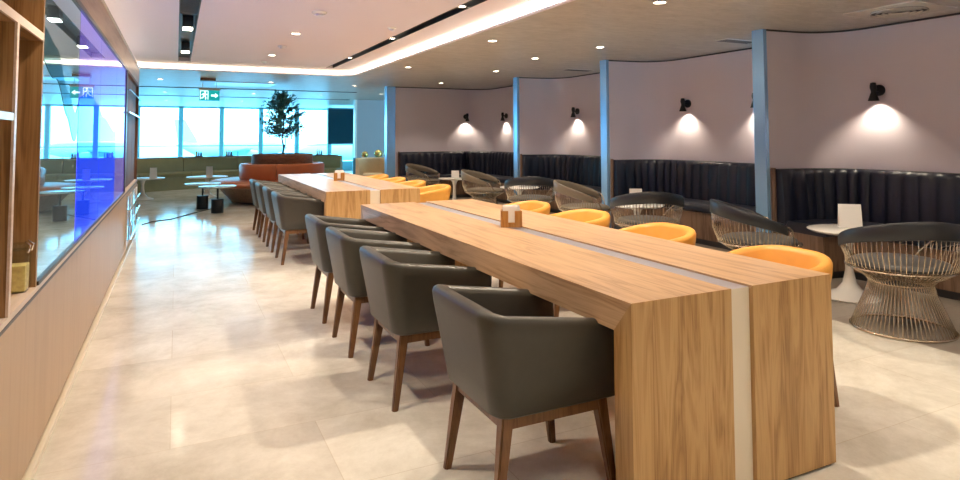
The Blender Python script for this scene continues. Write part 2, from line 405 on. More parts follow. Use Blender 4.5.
# outside
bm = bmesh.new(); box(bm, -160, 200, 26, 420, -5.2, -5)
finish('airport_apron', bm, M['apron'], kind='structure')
def aircraft(loc, rz, label, s=1):
    t = thing('airplane', label, 'airplane', loc, rz)
    bm = bmesh.new()
    prof = [(-16, .1), (-14, .9), (-11, 1.6), (-7, 1.95), (8, 1.95), (11.5, 1.8), (14, 1.2), (15.4, .6), (16, .05)]
    R = []
    for x, r in prof: R.append([bm.verts.new((x * s, r * s * cos(2 * PI * j / 20), r * s * sin(2 * PI * j / 20) + 3.4 * s + (.9 * s if x < -13 else 0))) for j in range(20)])
    for a, b in zip(R[:-1], R[1:]):
        for j in range(20): bm.faces.new((a[j], a[(j + 1) % 20], b[(j + 1) % 20], b[j]))
    bm.faces.new(R[0]); bm.faces.new(R[-1])
    finish('fuselage', bm, M['plane_grey'], t, True)
    bm = bmesh.new()
    v = [bm.verts.new((x * s, y * s, z * s)) for y in (-.15, .15) for x, z in ((-15.5, 5), (-10.5, 5), (-14, 10.5), (-16.6, 10.5))]
    for f in ((0, 1, 2, 3), (7, 6, 5, 4), (0, 4, 5, 1), (1, 5, 6, 2), (2, 6, 7, 3), (3, 7, 4, 0)): bm.faces.new([v[i] for i in f])
    finish('tail_fin', bm, M['plane_grey'], t)
    for sy in (-1, 1):
        bm = bmesh.new()
        v = [bm.verts.new((x * s, sy * y * s, z * s)) for dz in (0, .3) for x, y, z in ((3, 1.5, 2.6 + dz), (-3, 1.5, 2.6 + dz), (-7, 15, 3.6 + dz), (-5.2, 15, 3.6 + dz))]
        for f in ((0, 1, 2, 3), (7, 6, 5, 4), (0, 4, 5, 1), (1, 5, 6, 2), (2, 6, 7, 3), (3, 7, 4, 0)): bm.faces.new([v[i] for i in f])
        finish('wing', bm, M['plane_grey'], t)
        bm = bmesh.new(); lathe(bm, [(.01, -1.6), (.8, -1.4), (.95, 0), (.8, 1.4), (.5, 1.9), (.01, 1.9)], 14)
        bmesh.ops.rotate(bm, verts=bm.verts, cent=(0, 0, 0), matrix=Matrix.Rotation(PI / 2, 3, 'Y'))
        bmesh.ops.scale(bm, verts=bm.verts, vec=(s, s, s)); bmesh.ops.translate(bm, verts=bm.verts, vec=(1 * s, sy * 5.4 * s, 2 * s))
        finish('engine', bm, M['plane_grey'], t, True)
    for x, y in ((11, 0), (-1, 2.4), (-1, -2.4)):
        bm = bmesh.new(); tube(bm, [(x * s, y * s, 2.6 * s), (x * s, y * s, .3 * s)], .12 * s, 6); box(bm, (x - .5) * s, (x + .5) * s, (y - .2) * s, (y + .2) * s, 0, .9 * s, .1 * s)
        finish('landing_gear', bm, M['dark_grey'], t)
    return t
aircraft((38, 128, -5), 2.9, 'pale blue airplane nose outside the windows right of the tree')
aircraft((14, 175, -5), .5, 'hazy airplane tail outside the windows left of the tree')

# ------------------------------------------------------------------ left wall: cladding, shelves, display glass
WY1 = 9.85
struct('wall_left.001', lambda b: box(b, -1.05, -.95, -1.5, 9.85, 0, 2.25), M['walnut_side'])
struct('baseboard_left', lambda b: (box(b, -.62, -.515, -1.5, WY1, 0, .075), box(b, -.515, -.47, -1.5, WY1, 0, .03, .004)), M['cream_panel'])
struct('wall_left.002', lambda b: box(b, -.95, WX + .0, -1.5, WY1, .078, .70), M['panel_wood'])
struct('trim_8', lambda b: box(b, -.95, WX + .006, -1.5, WY1, .700, .712), M['bronze_edge'])
struct('trim_9', lambda b: box(b, -.95, WX + .004, -1.5, WY1 - .0, .712, .732), M['edge_wood'])
struct('wall_left.003', lambda b: (box(b, -.95, WX, 3.06, WY1, 2.035, 2.24)), M['header_wood'])
struct('trim_10', lambda b: (box(b, -.95, WX + .012, 3.06, WY1, 2.24, 2.255)), M['white'])
struct('wall_left.004', lambda b: (box(b, -.95, WX, -1.5, 3.06, 2.12, 2.255)), M['walnut_side'])
# open walnut shelving before the glass
sh = thing('shelf_unit', 'walnut open shelf unit with pale edges at the left wall', 'shelf', (-.48, 2.2, .732))
bm = bmesh.new(); box(bm, -.44, -.43, -3.6, .782, 0, 1.38); finish('back_panel', bm, M['walnut'], sh)
def sp(name, x0, x1, y0, y1, z0, z1, m, lip=None):
    bm = bmesh.new(); box(bm, x0, x1, y0, y1, z0, z1); o = finish(name, bm, m, sh)
    return o
for y in (-3.0, -1.9, -.8, .30):
    sp('divider', -.43, -.004, y, y + .03, .0, .955, M['walnut']); sp('edge_band', -.004, .004, y, y + .03, 0, .955, M['edge_wood'])
sp('side_panel', -.43, 0, .757, .782, 0, 1.38, M['walnut'])
sp('side_panel', -.43, 0, -3.6, -3.57, 0, 1.38, M['walnut'])
sp('shelf', -.43, -.004, -3.57, .757, .955, .985, M['walnut_side']); sp('edge_band', -.004, .004, -3.57, .757, .955, .985, M['edge_wood'])
for a, b_ in ((-3.57, -3.0), (-2.97, -1.9), (-1.87, -.8), (-.77, .30)):
    sp('shelf', -.43, -.004, a + (.0), b_, .635, .655, M['white'])
    sp('edge_band', -.004, .002, a, b_, .633, .657, M['white'])
sp('header_panel', -.43, -.42, -3.57, .757, .985, 1.38, M['walnut'])
# display wall of glass panels
dg = thing('display_glass', 'long glossy glass display wall with blue panels and black frame', 'display', (WX, 2.985, .735))
ys = [0, 1.03, 2.1, 3.37, 4.50]
mats = [M['scr_pale'], M['scr_lav'], M['scr_lav'], M['scr_lav']]
def wave(y):   # upper edge of the coloured wave, metres above the sill
    pts = [(0, 1.02), (.3, .97), (.65, .80), (.93, .70), (1.1, .80), (1.5, .86), (1.9, .80), (2.3, .72), (3.3, .62), (4.5, .6)]
    for (a, u), (b, v) in zip(pts[:-1], pts[1:]):
        if a <= y <= b:
            t = (y - a) / (b - a); t = t * t * (3 - 2 * t); return u + (v - u) * t
    return .6
for i in range(4):
    bm = bmesh.new(); box(bm, -.016, -.004, ys[i] + .004, ys[i + 1] - .004, .012, 1.27)
    finish('glass_panel', bm, mats[i], dg)
def ribbon(y0, y1, lower):
    bm = bmesh.new(); n = 26; T = []; B = []; 
    for i in range(n + 1):
        y = y0 + (y1 - y0) * i / n; z1 = wave(y); z0 = lower(y, z1)
        T.append((bm.verts.new((-.0035, y, z1)), bm.verts.new((-.0020, y, z1)))); B.append((bm.verts.new((-.0035, y, z0)), bm.verts.new((-.0020, y, z0))))
    for i in range(n):
        bm.faces.new((T[i][1], T[i + 1][1], B[i + 1][1], B[i][1])); bm.faces.new((T[i][0], T[i + 1][0], B[i + 1][0], B[i][0]))
        bm.faces.new((T[i][0], T[i + 1][0], T[i + 1][1], T[i][1])); bm.faces.new((B[i][0], B[i + 1][0], B[i + 1][1], B[i][1]))
    bm.faces.new((T[0][0], T[0][1], B[0][1], B[0][0])); bm.faces.new((T[n][0], T[n][1], B[n][1], B[n][0]))
    return bm
finish('graphic_or_reflection', ribbon(.01, 1.022, lambda y, z: z - .13 - .02 * sin(y * 9)), M['scr_slot_reflection'], dg, label='teal ribbon, painted reflection of the ceiling slot')  # ribbon paints the warped ceiling slot reflection onto the first pane
finish('graphic_or_reflection', ribbon(1.036, 2.095, lambda y, z: .02), M['scr_blue'], dg, label='deep blue wave graphic')
finish('graphic_or_reflection', ribbon(2.107, 3.36, lambda y, z: .02), M['scr_blue'], dg, label='deep blue wave graphic')
bm = bmesh.new()
box(bm, -.04, .006, 0, 4.6, 1.272, 1.30); box(bm, -.04, .006, 0, 4.6, -.003, .012); box(bm, -.04, .006, 4.5, 4.6, .012, 1.272)
finish('frame', bm, M['bronze_edge'], dg)
bm = bmesh.new(); box(bm, -.06, -.0405, 0, 4.6, .0, 1.3); finish('backing', bm, M['black'], dg)
# walnut cabinet past the glass
cb = thing('wall_cabinet', 'tall walnut wall cabinet with lit glass shelves past the display glass', 'cabinet', (WX, 7.62, .735))
bm = bmesh.new(); box(bm, -.44, -.42, 0, 2.22, 0, 1.30); box(bm, -.42, 0, 0, .03, 0, 1.30); box(bm, -.42, 0, 2.19, 2.22, 0, 1.30); box(bm, -.42, 0, 0.03, 2.19, 1.27, 1.3)
finish('body', bm, M['cabinet_walnut'], cb)
for y0, y1 in ((.03, .75), (.77, 1.47), (1.49, 2.19)):
    bm = bmesh.new(); box(bm, -.05, -.03, y0, y1, 0, 1.27); finish('door', bm, M['cabinet_walnut'], cb)
for z in (.84, 1.08):
    bm = bmesh.new(); box(bm, -.029, .03, .03, 2.19, z - .007, z + .007); finish('shelf', bm, M['chrome'], cb, label='bright metal shelf edge')
# chrome rack on the cladding under the cabinet
rk = thing('magazine_rack', 'chrome and glass magazine rack on the wall below the walnut cabinet', 'rack', (WX, 7.75, .10))
for y in (0, 1.9):
    bm = bmesh.new(); box(bm, .002, .022, y, y + .02, 0, .58); finish('upright', bm, M['chrome'], rk)
for z in (.10, .26, .42):
    bm = bmesh.new(); box(bm, .002, .055, .021, 1.899, z, z + .008); box(bm, .047, .055, .021, 1.899, z + .0081, z + .035); finish('shelf', bm, M['chrome'], rk)
for z in (.109, .269, .429):
    for k in range(6):
        bm = bmesh.new(); y = .06 + k * .30; box(bm, .010 + .004 * (k % 2), .018 + .004 * (k % 2), y, y + .21, z, z + .125); finish('magazine', bm, (M['paper'], M['teal_top'], M['silver'])[(k + int(z * 10)) % 3], rk)

# glass jar on the shelf
j = thing('storage_jar', 'square glass jar of dry pasta on the left wall shelf', 'jar', (-.532, 2.90, .733))
bm = bmesh.new(); box(bm, -.04, .04, -.045, .045, 0, .155, .008); finish('glass_body', bm, M['jar_glass'], j, True, angle=40)
bm = bmesh.new(); box(bm, -.035, .035, -.04, .04, .004, .10, .006); finish('pasta', bm, M['jar_food'], j)
bm = bmesh.new(); lathe(bm, [(0, .156), (.036, .156), (.038, .165), (.036, .178), (0, .182)], 20); finish('lid', bm, M['jar_glass'], j, True, angle=40)
bm = bmesh.new(); tube(bm, [(.041, -.03, .145), (.048, -.03, .17), (.03, -.02, .186)], .003, 6); tube(bm, [(.041, .03, .145), (.048, .03, .17), (.03, .02, .186)], .003, 6); finish('clip', bm, M['chrome'], j, True)

# ------------------------------------------------------------------ communal tables
def communal(y0, L, label):
    xL = 1.3745; W = 1.01; H = .75; T = .112; E = .095
    t = thing('communal_table', label, 'table', (xL, y0, 0), 0, 'long oak communal tables')
    for x0, x1 in ((0, .459), (.569, W)):
        # mitred top
        bm = bmesh.new()
        a = [(0, H), (L, H), (L - E, H - T), (E, H - T)]
        lo = [bm.verts.new((x0, y, z)) for y, z in a]; hi = [bm.verts.new((x1, y, z)) for y, z in a]
        bm.faces.new(lo); bm.faces.new(hi[::-1])
        for i in range(4): bm.faces.new((lo[i], hi[i], hi[(i + 1) % 4], lo[(i + 1) % 4]))
        finish('tabletop', bm, M['oak_top'], t)
        for s in (0, 1):
            bm = bmesh.new()
            a = [(0, H), (0, .012), (E, .012), (E, H - T)]
            if s: a = [(L - y, z) for y, z in a]
            lo = [bm.verts.new((x0, y, z)) for y, z in a]; hi = [bm.verts.new((x1, y, z)) for y, z in a]
            bm.faces.new(lo); bm.faces.new(hi[::-1])
            for i in range(4): bm.faces.new((lo[i], hi[i], hi[(i + 1) % 4], lo[(i + 1) % 4]))
            finish('leg_panel', bm, M['oak_end'], t)
    bm = bmesh.new(); box(bm, .4595, .5685, .02, L - .02, H - T + .004, H - .008); finish('inlay_strip', bm, M['silver'], t, label='silver inlay strip')
    for s in (0, 1):
        bm = bmesh.new(); y = .018 if not s else L - .018 - .07
        box(bm, .4595, .5685, y, y + .07, .012, H - T + .003 if False else H - .0085); finish('end_strip', bm, M['cream_panel'], t, label='cream recessed end strip')
    bm = bmesh.new()
    for y in (.012, L - E + .012): box(bm, .012, W - .012, y, y + E - .024, 0, .012)
    finish('plinth', bm, M['black'], t)
    return t
communal(1.69, 3.41, 'long oak waterfall communal table nearest the camera with silver inlay')
communal(6.43, 3.33, 'second oak communal table behind the nearest one, with bluish far end')

def napkin_holder(loc, rz, label):
    t = thing('napkin_holder', label, 'napkin holder', loc, rz, 'wooden napkin holders on the communal tables')
    bm = bmesh.new()
    w, d, h = .065, .045, .10
    box(bm, -w, w, -d, d, 0, .008); box(bm, -w, w, d - .008, d, .0081, h)
    box(bm, -w, -w + .008, -d, d - .0081, .0081, h); box(bm, w - .008, w, -d, d - .0081, .0081, h)
    box(bm, -w + .0081, -.02, -d, -d + .008, .0081, h); box(bm, .02, w - .0081, -d, -d + .008, .0081, h); box(bm, -.0199, .0199, -d, -d + .008, .0081, .03)
    finish('box', bm, M['holder_wood'], t)
    bm = bmesh.new()
    for i in range(9):
        y = -.034 + i * .0085; box(bm, -.052 + .002 * (i % 3), .052 - .002 * (i % 2), y, y + .007, .0082, .125 + .006 * sin(i * 2.3))
    finish('napkins', bm, M['paper'], t)
    return t
napkin_holder((1.875, 3.44, .7505), -.45, 'wooden napkin box with white napkins on the nearest oak table')
napkin_holder((1.875, 8.0, .7505), -.3, 'dark wooden napkin box on the second oak table')

# ------------------------------------------------------------------ tub chairs
def tub_chair(label, mat, group, loc, rz, rnd):
    t = thing('tub_chair', label, 'chair', loc, rz, group)
    # local: faces +x; back at -x
    hw, back, front = .236, -.250, .240
    r = .070 + rnd * .10
    pth = [(front, hw)] + [(back + r + (front - back - r) * f, hw) for f in (.75, .5, .25)] + arc(back + r, hw - r, r, 90, 180, 8) + [(back, 0)] + arc(back + r, -hw + r, r, 180, 270, 8) + [(back + r + (front - back - r) * f, -hw) for f in (.25, .5, .75)] + [(front, -hw)]
    bm = bmesh.new(); rings = []
    k = len(pth); th = .052
    for i, (x, y) in enumerate(pth):
        a = Vector(pth[max(i - 1, 0)]); c = Vector(pth[min(i + 1, k - 1)]); tt = (c - a).normalized()
        n = Vector((-tt.y, tt.x))      # travel from +y arm round the back to -y arm: inward is left... checked below
        if n.dot(Vector((-x + .02, -y))) < 0: n = -n
        f = max(0, min(1, (x - back) / (front - back)))
        top = .720 - .085 * f ** .8; bot = .348
        def P(d, z):
            u = (z - bot) / (.715 - bot)
            X = x + n.x * d; Y = (y + n.y * d) * (1 + .18 * u)
            return (X * (1 + (.25 * u if X < 0 else .0)), Y, z)
        prof = [(0, bot + .012), (.0, bot + .10), (-.002, top - .06), (0, top - .022), (.007, top - .007), (.018, top), (th - .018, top), (th - .006, top - .008), (th, top - .025), (th + .004, bot + .10), (th + .012, bot + .012), (th, bot), (.015, bot)]
        rings.append([bm.verts.new(P(d, z)) for d, z in prof])
    q = len(prof)
    for a, b in zip(rings[:-1], rings[1:]):
        for j_ in range(q): bm.faces.new((a[j_], a[(j_ + 1) % q], b[(j_ + 1) % q], b[j_]))
    for R, s in ((rings[0], 1), (rings[-1], -1)):
        c = Vector((0, 0, 0))
        for v in R: c += v.co
        c /= q
        inner = [bm.verts.new(c + (v.co - c) * .82 + Vector((.014, 0, 0))) for v in R]
        for j_ in range(q): bm.faces.new((R[j_], R[(j_ + 1) % q], inner[(j_ + 1) % q], inner[j_]))
        bm.faces.new(inner)
    finish('backrest', bm, mat, t, True, angle=50)
    bm = bmesh.new(); box(bm, -.185, .240, -.182, .182, .353, .462, .028); finish('seat', bm, mat, t, True, angle=60)
    bm = bmesh.new()
    for s in (-1, 1): box(bm, -.20, .215, s * .195 - .014, s * .195 + .014, .308, .347)
    box(bm, -.215, -.187, -.19, .19, .308, .347); box(bm, .19, .218, -.19, .19, .308, .347)
    finish('seat_frame', bm, M['leg_wood'], t)
    for sx in (-1, 1):
        for sy in (-1, 1):
            bm = bmesh.new(); taper(bm, (sx * .195 , sy * .190, .347), (sx * .243, sy * .212, 0), .023, .014)
            finish('leg', bm, M['leg_wood'], t, True, angle=40)
    return t
XC = 1.232
LY = [2.14, 3.15, 3.96, 4.72]
names = ['charcoal leather tub chair nearest the camera beside the first oak table', 'second charcoal tub chair from the front, left of the nearest oak table', 'third charcoal tub chair from the front, left of the nearest oak table', 'fourth charcoal tub chair, at the far end of the nearest oak table']
gl = 'charcoal tub chairs on the left of the oak tables'
proto = tub_chair(names[0], M['grey_leather'], gl, (XC, LY[0], 0), 0, 0)
for x, y, n in list(zip((XC, XC - .025, XC - .035, XC - .03), LY, names))[1:]: dup(proto, (x, y, 0), 0, n)
for y, n in zip((6.935, 7.71, 8.48, 9.18), ('blue-lit charcoal tub chair nearest of those beside the second oak table', 'second charcoal tub chair beside the second oak table', 'third charcoal tub chair beside the second oak table', 'farthest charcoal tub chair, by the far end of the second oak table')):
    dup(proto, (XC + .01, y, 0), 0, n)
XR = 2.80
gm = 'mustard tub chairs on the right of the oak tables'
mp_ = tub_chair('mustard leather tub chair nearest the camera right of the first oak table', M['mustard'], gm, (2.655, 2.26, 0), PI, 1)
for (x, y, n) in ((2.72, 3.22, 'second mustard tub chair right of the nearest oak table'), (2.74, 4.12, 'third mustard tub chair right of the nearest oak table'), (2.69, 4.90, 'fourth mustard tub chair, just right of the near napkin box in the photo'),
               (2.70, 7.15, 'mustard tub chair at the near right corner of the second oak table'), (2.70, 8.0, 'second mustard tub chair right of the second oak table'), (2.68, 8.75, 'third mustard tub chair right of the second oak table'), (2.66, 9.5, 'farthest mustard tub chair right of the second oak table')):
    dup(mp_, (x, y, 0), PI, n)

# ------------------------------------------------------------------ wire armchairs
def wire_chair(label, mat, loc, rz, group='round wire armchairs at the booth tables'):
    t = thing('wire_armchair', label, 'armchair', loc, rz, group)
    # local: faces +x, phi measured from the back (-x)
    Rr = .372
    def rim(ph):
        a = abs(ph)
        if a < 112: z = .755 - .17 * (a / 112) ** 1.7; r = Rr - .02 * (a / 112)
        else:
            u = (a - 112) / 68; u = min(1, u * 2.0); s = u * u * (3 - 2 * u); z = .585 - .17 * s; r = (Rr - .02) - .065 * s
        return r, z
    def pt(r, z, ph):
        a = math.radians(180 + ph); return (r * cos(a), r * sin(a), z)
    bm = bmesh.new(); n = 70
    for i in range(n):
        ph = -180 + 360 * i / n
        r, z = rim(ph)
        top = z - .02
        P = [(.30, .012), (.255, .12), (.205, .24), (.185, .315), (.215, .352), (.275, .385), (.318, .415)]
        if abs(ph) <= 128: P += [(r - .03, .47), (r - .008, .53), (r, max(.545, top))]
        tube(bm, [pt(a, b, ph) for a, b in P], .0038, 4)
    finish('wire_cage', bm, M['wire'], t, True)
    bm = bmesh.new(); tube(bm, [pt(.302, .010, p) for p in range(0, 360, 8)], .009, 8, True); finish('base_ring', bm, M['wire'], t, True)
    bm = bmesh.new(); tube(bm, [pt(.187, .318, p) for p in range(0, 360, 12)], .005, 6, True); tube(bm, [pt(.325, .418, p) for p in range(0, 360, 8)], .006, 6, True); finish('seat_ring', bm, M['wire'], t, True)
    bm = bmesh.new(); tube(bm, [pt(*rim(p), p) for p in range(-180, 180, 5)], .0075, 8, True); finish('rim_rail', bm, M['wire'], t, True)
    # padded back band
    bm = bmesh.new(); R = []
    for p in range(-112, 113, 7):
        r, z = rim(p); h = .112 * (1 - .40 * (abs(p) / 112) ** 2); e = .4 if abs(p) == 112 else 1
        zt = z + .012 * e
        prof = [(r + .013 * e, zt - .012), (r + .006, zt), (r - .010, zt), (r - .022 * e, zt - .012), (r - .028 * e, zt - h * .5), (r - .024 * e, zt - h), (r - .0, zt - h - .004), (r + .013 * e, zt - h * .95)]
        R.append([bm.verts.new(pt(a, b, p)) for a, b in prof])
    for a, b in zip(R[:-1], R[1:]):
        for j_ in range(8): bm.faces.new((a[j_], a[(j_ + 1) % 8], b[(j_ + 1) % 8], b[j_]))
    bm.faces.new(R[0]); bm.faces.new(R[-1][::-1])
    finish('back_band', bm, mat, t, True, angle=60)
    bm = bmesh.new(); lathe(bm, [(0, .420), (.26, .420), (.290, .428), (.295, .442), (.285, .456), (.25, .466), (0, .472)], 40); finish('seat_pad', bm, M['pad_grey'] if mat is M['band_dark'] else mat, t, True, angle=50)
    return t
PD = wire_chair('dark wire armchair nearest the camera, seen from behind at the right edge', M['band_dark'], (4.44, 2.64, 0), 1.0)
PT = wire_chair('taupe wire armchair beside the third partition from the right', M['band_taupe'], (4.52, 6.40, 0), -.75)
dup(PD, (4.41, 3.76, 0), -.62, 'dark wire armchair in front of the nearest booth partition, arm towards the camera')
dup(PD, (4.36, 5.10, 0), 1.05, 'dark wire armchair seen from behind at the second booth table')
dup(PD, (4.50, 7.68, 0), 1.05, 'dark wire armchair seen from behind at the third booth table')
dup(PT, (4.50, 9.15, 0), -.75, 'taupe wire armchair beside the third booth table, left of the dark one')
dup(PT, (4.42, 11.65, 0), -.8, 'farthest taupe wire armchair, in the fourth booth')

# ------------------------------------------------------------------ pedestal tables
def pedestal(label, loc, r=.30, h=.545, group='white pedestal tables'):
    t = thing('pedestal_table', label, 'table', loc, 0, group)
    bm = bmesh.new(); lathe(bm, [(0, h - .022), (r - .03, h - .022), (r - .004, h - .008), (r, h - .003), (r - .004, h), (0, h)], 48); finish('tabletop', bm, M['white'], t, True, angle=40)
    bm = bmesh.new(); lathe(bm, [(0, 0), (.21, 0), (.215, .008), (.19, .022), (.10, .055), (.05, .12), (.030, .22), (.028, h - .14), (.045, h - .07), (.09, h - .0225), (0, h - .0225)], 36); finish('pedestal', bm, M['white'], t, True, angle=50)
    return t
pd = pedestal('white round pedestal table in the nearest booth at the right', (4.93, 3.33, 0))
dup(pd, (4.64, 5.58, 0), 0, 'white pedestal table behind the dark wire chair in the second booth')
dup(pd, (4.66, 8.28, 0), 0, 'white pedestal table in the third booth')
dup(pd, (4.6, 10.6, 0), 0, 'white pedestal table in the fourth booth, left end')
pl = pedestal('large white pedestal table in front of the green curved sofa', (.62, 14.95, 0), .42, .45)
dup(pl, (-.62, 15.0, 0), 0, 'large white pedestal table at the left wall end before the green sofa')
def card(label, loc, w=.14, h=.17, rz=0):
    t = thing('table_card', label, 'menu card', loc, rz, 'white menu cards on the pedestal tables')
    bm = bmesh.new()
    for s in (-1, 1):
        v = [bm.verts.new(p) for p in ((-w / 2, s * .035, 0), (w / 2, s * .035, 0), (w / 2, s * .003, h), (-w / 2, s * .003, h), (-w / 2, s * .032, 0), (w / 2, s * .032, 0), (w / 2, 0, h), (-w / 2, 0, h))]
        for f in ((0, 1, 2, 3), (7, 6, 5, 4), (0, 4, 5, 1), (1, 5, 6, 2), (2, 6, 7, 3), (3, 7, 4, 0)): bm.faces.new([v[i] for i in f])
    finish('card', bm, M['paper'], t)
    bm = bmesh.new(); box(bm, -w / 2, w / 2, -.036, .036, -.0, .003); finish('foot', bm, M['paper'], t)
card('largest white menu card, on the nearest booth table', (5.06, 3.40, .545), .17, .19, -.75)
card('white menu card on the second booth table, behind the dark wire chair', (4.74, 5.72, .545), .14, .16, -.6)
card('white menu card on the third booth table', (4.66, 8.42, .545), .13, .12, -.6)
card('white menu card on the fourth booth table', (4.66, 10.7, .545), .14, .13, -.5)
card('white menu card on the large table before the green sofa', (.66, 14.9, .45), .13, .22, -.2)
card('white menu card on the table at the left wall end', (-.42, 14.8, .45), .13, .22, -.2)

# ------------------------------------------------------------------ booth benches
def bench(path, label, ends=True, outlet=None):
    t = thing('banquette', label, 'bench', (0, 0, 0), 0, 'dark leather banquettes along the booths')
    p = resample(path, .03)
    bm = bmesh.new()
    def mod(i, d, z):
        if d < .10: return d
        return d + .024 * abs(sin(PI * i / 5.0)) ** .7 * (1 if z < .95 else .6)
    sweep(bm, p, [(.004, .45), (.15, .45), (.15, .62), (.135, .80), (.125, .92), (.11, .965), (.08, .975), (.03, .975), (.004, .97)], mod=mod)
    finish('backrest', bm, M['navy'], t, True, angle=60)
    q = resample(path, .12)
    bm = bmesh.new(); sweep(bm, q, [(.168, .385), (.60, .385), (.625, .40), (.63, .44), (.615, .475), (.58, .487), (.168, .48)])
    finish('seat', bm, M['navy'], t, True, angle=50)
    bm = bmesh.new(); sweep(bm, q, [(.01, .07), (.595, .07), (.595, .384), (.01, .384)]); finish('base', bm, M['bench_wood'], t)
    bm = bmesh.new(); sweep(bm, q, [(.01, .0), (.56, .0), (.56, .069), (.01, .069)]); finish('plinth', bm, M['dark_grey'], t)
    bm = bmesh.new(); x, y = path[0]
    box(bm, x - .024, x - .003, y - .045, y - .002, .0, .985, .003); finish('end_panel', bm, M['bench_wood'], t)
    if outlet:
        bm = bmesh.new(); ox, oy = outlet; box(bm, ox - .012, ox, oy - .045, oy + .045, .235, .315, .003); finish('power_outlet', bm, M['black'], t, label='black outlet')
    return t
def bpath(yf, yn, dx): return [(5.37 + dx, yf - .012), (5.64 + dx, yf - .05)] + arc(5.63 + dx, yf - .57, .52, 88, 0, 10) + [(6.15 + dx, yf - .8), (6.15 + dx, yn + .02)]
bl = ['black leather banquette in the nearest booth at the right', 'black leather banquette in the second booth, with outlet in its base', 'black leather banquette in the third booth']
for (yf, yn, dx), l, o_ in zip(bays(), bl, (None, (5.684, 5.42), None)): bench(bpath(yf, yn, dx), l, outlet=o_)
bench([(4.30, 12.90), (5.8, 12.90)] + arc(5.8, 12.32, .58, 90, 0, 10) + [(6.38, 12.0), (6.38, 10.08)], 'long black leather banquette in the fourth, farthest booth')

# ------------------------------------------------------------------ wall sconces
def sconce(label, loc, rz):
    t = thing('wall_sconce', label, 'wall lamp', loc, rz, 'small black wall lamps over the banquettes')
    # local: wall at x=0, lamp towards -x
    def cyl(name, a, b_, r0, r1, n=20, m=M['black']):
        bm = bmesh.new(); tube(bm, [a, b_], 0, n, rs=[r0, r1]); finish(name, bm, m, t, True, angle=40)
    cyl('wall_plate', (-.001, 0, 0), (-.022, 0, 0), .055, .055, 28)
    cyl('arm', (-.022, 0, .0), (-.085, 0, 0), .012, .012)
    bm = bmesh.new(); lathe(bm, [(0, .075), (.024, .07), (.03, .04), (.030, .02), (.022, -.01), (.022, -.022), (.050, -.105), (.047, -.105), (.018, -.028), (0, -.028)], 24, -.10, 0); finish('lamp_shade', bm, M['black'], t, True, angle=45)
    bm = bmesh.new(); lathe(bm, [(0, -.062), (.018, -.065), (.02, -.08), (0, -.09)], 16, -.10, 0); finish('bulb', bm, M['lamp'], t, True)
    ld = bpy.data.lights.new('sconce_spot', 'SPOT'); ld.energy = SC; ld.color = (1, .86, .66); ld.spot_size = math.radians(120); ld.spot_blend = .8; ld.shadow_soft_size = .02
    lo = bpy.data.objects.new('sconce_spot', ld); COL.objects.link(lo); lo.parent = t; lo.location = (-.10, 0, -.112); lo.rotation_euler = (0, math.radians(-14), 0)
    return t
SC = 8.5
for lab, y, x in (('black wall lamp above the nearest banquette, largest in the photo', 3.80, 6.17), ('black wall lamp on the second booth wall', 6.48, 6.30), ('black wall lamp hidden behind the nearest partition edge', 5.30, 6.30), ('black wall lamp on the third booth wall', 9.28, 6.42), ('black wall lamp on the fourth booth wall beside the partition edge', 11.92, 6.40)):
    sconce(lab, (x, y, 1.745), 0)
sconce('black wall lamp on the far cross wall of the fourth booth', (5.88, 12.92, 1.75), PI / 2 * -1 + PI)

# ------------------------------------------------------------------ ceiling fixtures
def spot(parent, loc, energy, col=(1, .86, .68), size=112, blend=.65, soft=.03):
    ld = bpy.data.lights.new('lamp_beam', 'SPOT'); ld.energy = energy; ld.color = col; ld.spot_size = math.radians(size); ld.spot_blend = blend; ld.shadow_soft_size = soft
    lo = bpy.data.objects.new('lamp_beam', ld); COL.objects.link(lo); lo.parent = parent; lo.location = loc
    return lo
def downlight(label, loc, energy, group='round downlights in the low ceiling', r=.045, col=(1, .86, .68)):
    t = thing('downlight', label, 'ceiling light', loc, 0, group)
    bm = bmesh.new(); lathe(bm, [(r, 0), (r + .014, 0), (r + .014, -.006), (r + .004, -.008), (r, -.003), (r, 0)], 28); finish('trim_ring', bm, M['white'], t, True, angle=40)
    bm = bmesh.new(); lathe(bm, [(0, -.0005), (r - .001, -.0005), (r - .001, -.002), (0, -.003)], 24); finish('lamp', bm, M['lamp'], t)
    spot(t, (0, 0, -.02), energy, col)
    return t
ED = 32
dl = [((3.5, -.6), 'added fill downlight in the low ceiling behind the camera'), ((4.7, .9), 'downlight in the low ceiling beside the camera at right'), ((3.47, 3.86), 'downlight in the low ceiling nearest the camera at top right'), ((4.6, 3.0), 'downlight above the nearest booth, out of the picture top'), ((3.3, 1.4), 'downlight above the front of the nearest oak table'),  # the lamp behind the camera is unseen fill, added for near end faces
      ((4.58, 6.14), 'downlight before the second booth'), ((3.17, 6.23), 'downlight beside the raised ceiling, second from the camera'), ((4.42, 7.4), 'downlight between the second and third booths'),
      ((4.71, 9.14), 'downlight before the third booth'), ((3.2, 9.16), 'downlight beside the raised ceiling, third from the camera'), ((4.77, 11.66), 'downlight before the fourth booth'),
      ((3.35, 13.0), 'downlight just beyond the rounded ceiling corner'), ((1.64, 12.8), 'downlight beyond the raised ceiling, right of the exit sign'), ((-.29, 12.95), 'downlight beyond the raised ceiling at the left'),
      ((-.27, 16.6), 'downlight left of the exit sign, second row'), ((1.70, 16.4), 'downlight in the second row above the green sofa'), ((3.31, 16.2), 'downlight above the tree to its right'),
      ((-.29, 20.2), 'small far downlight near the window head at left'), ((1.74, 19.9), 'small far downlight near the window head at centre'), ((4.6, 15.2), 'downlight above the tan armchair')]
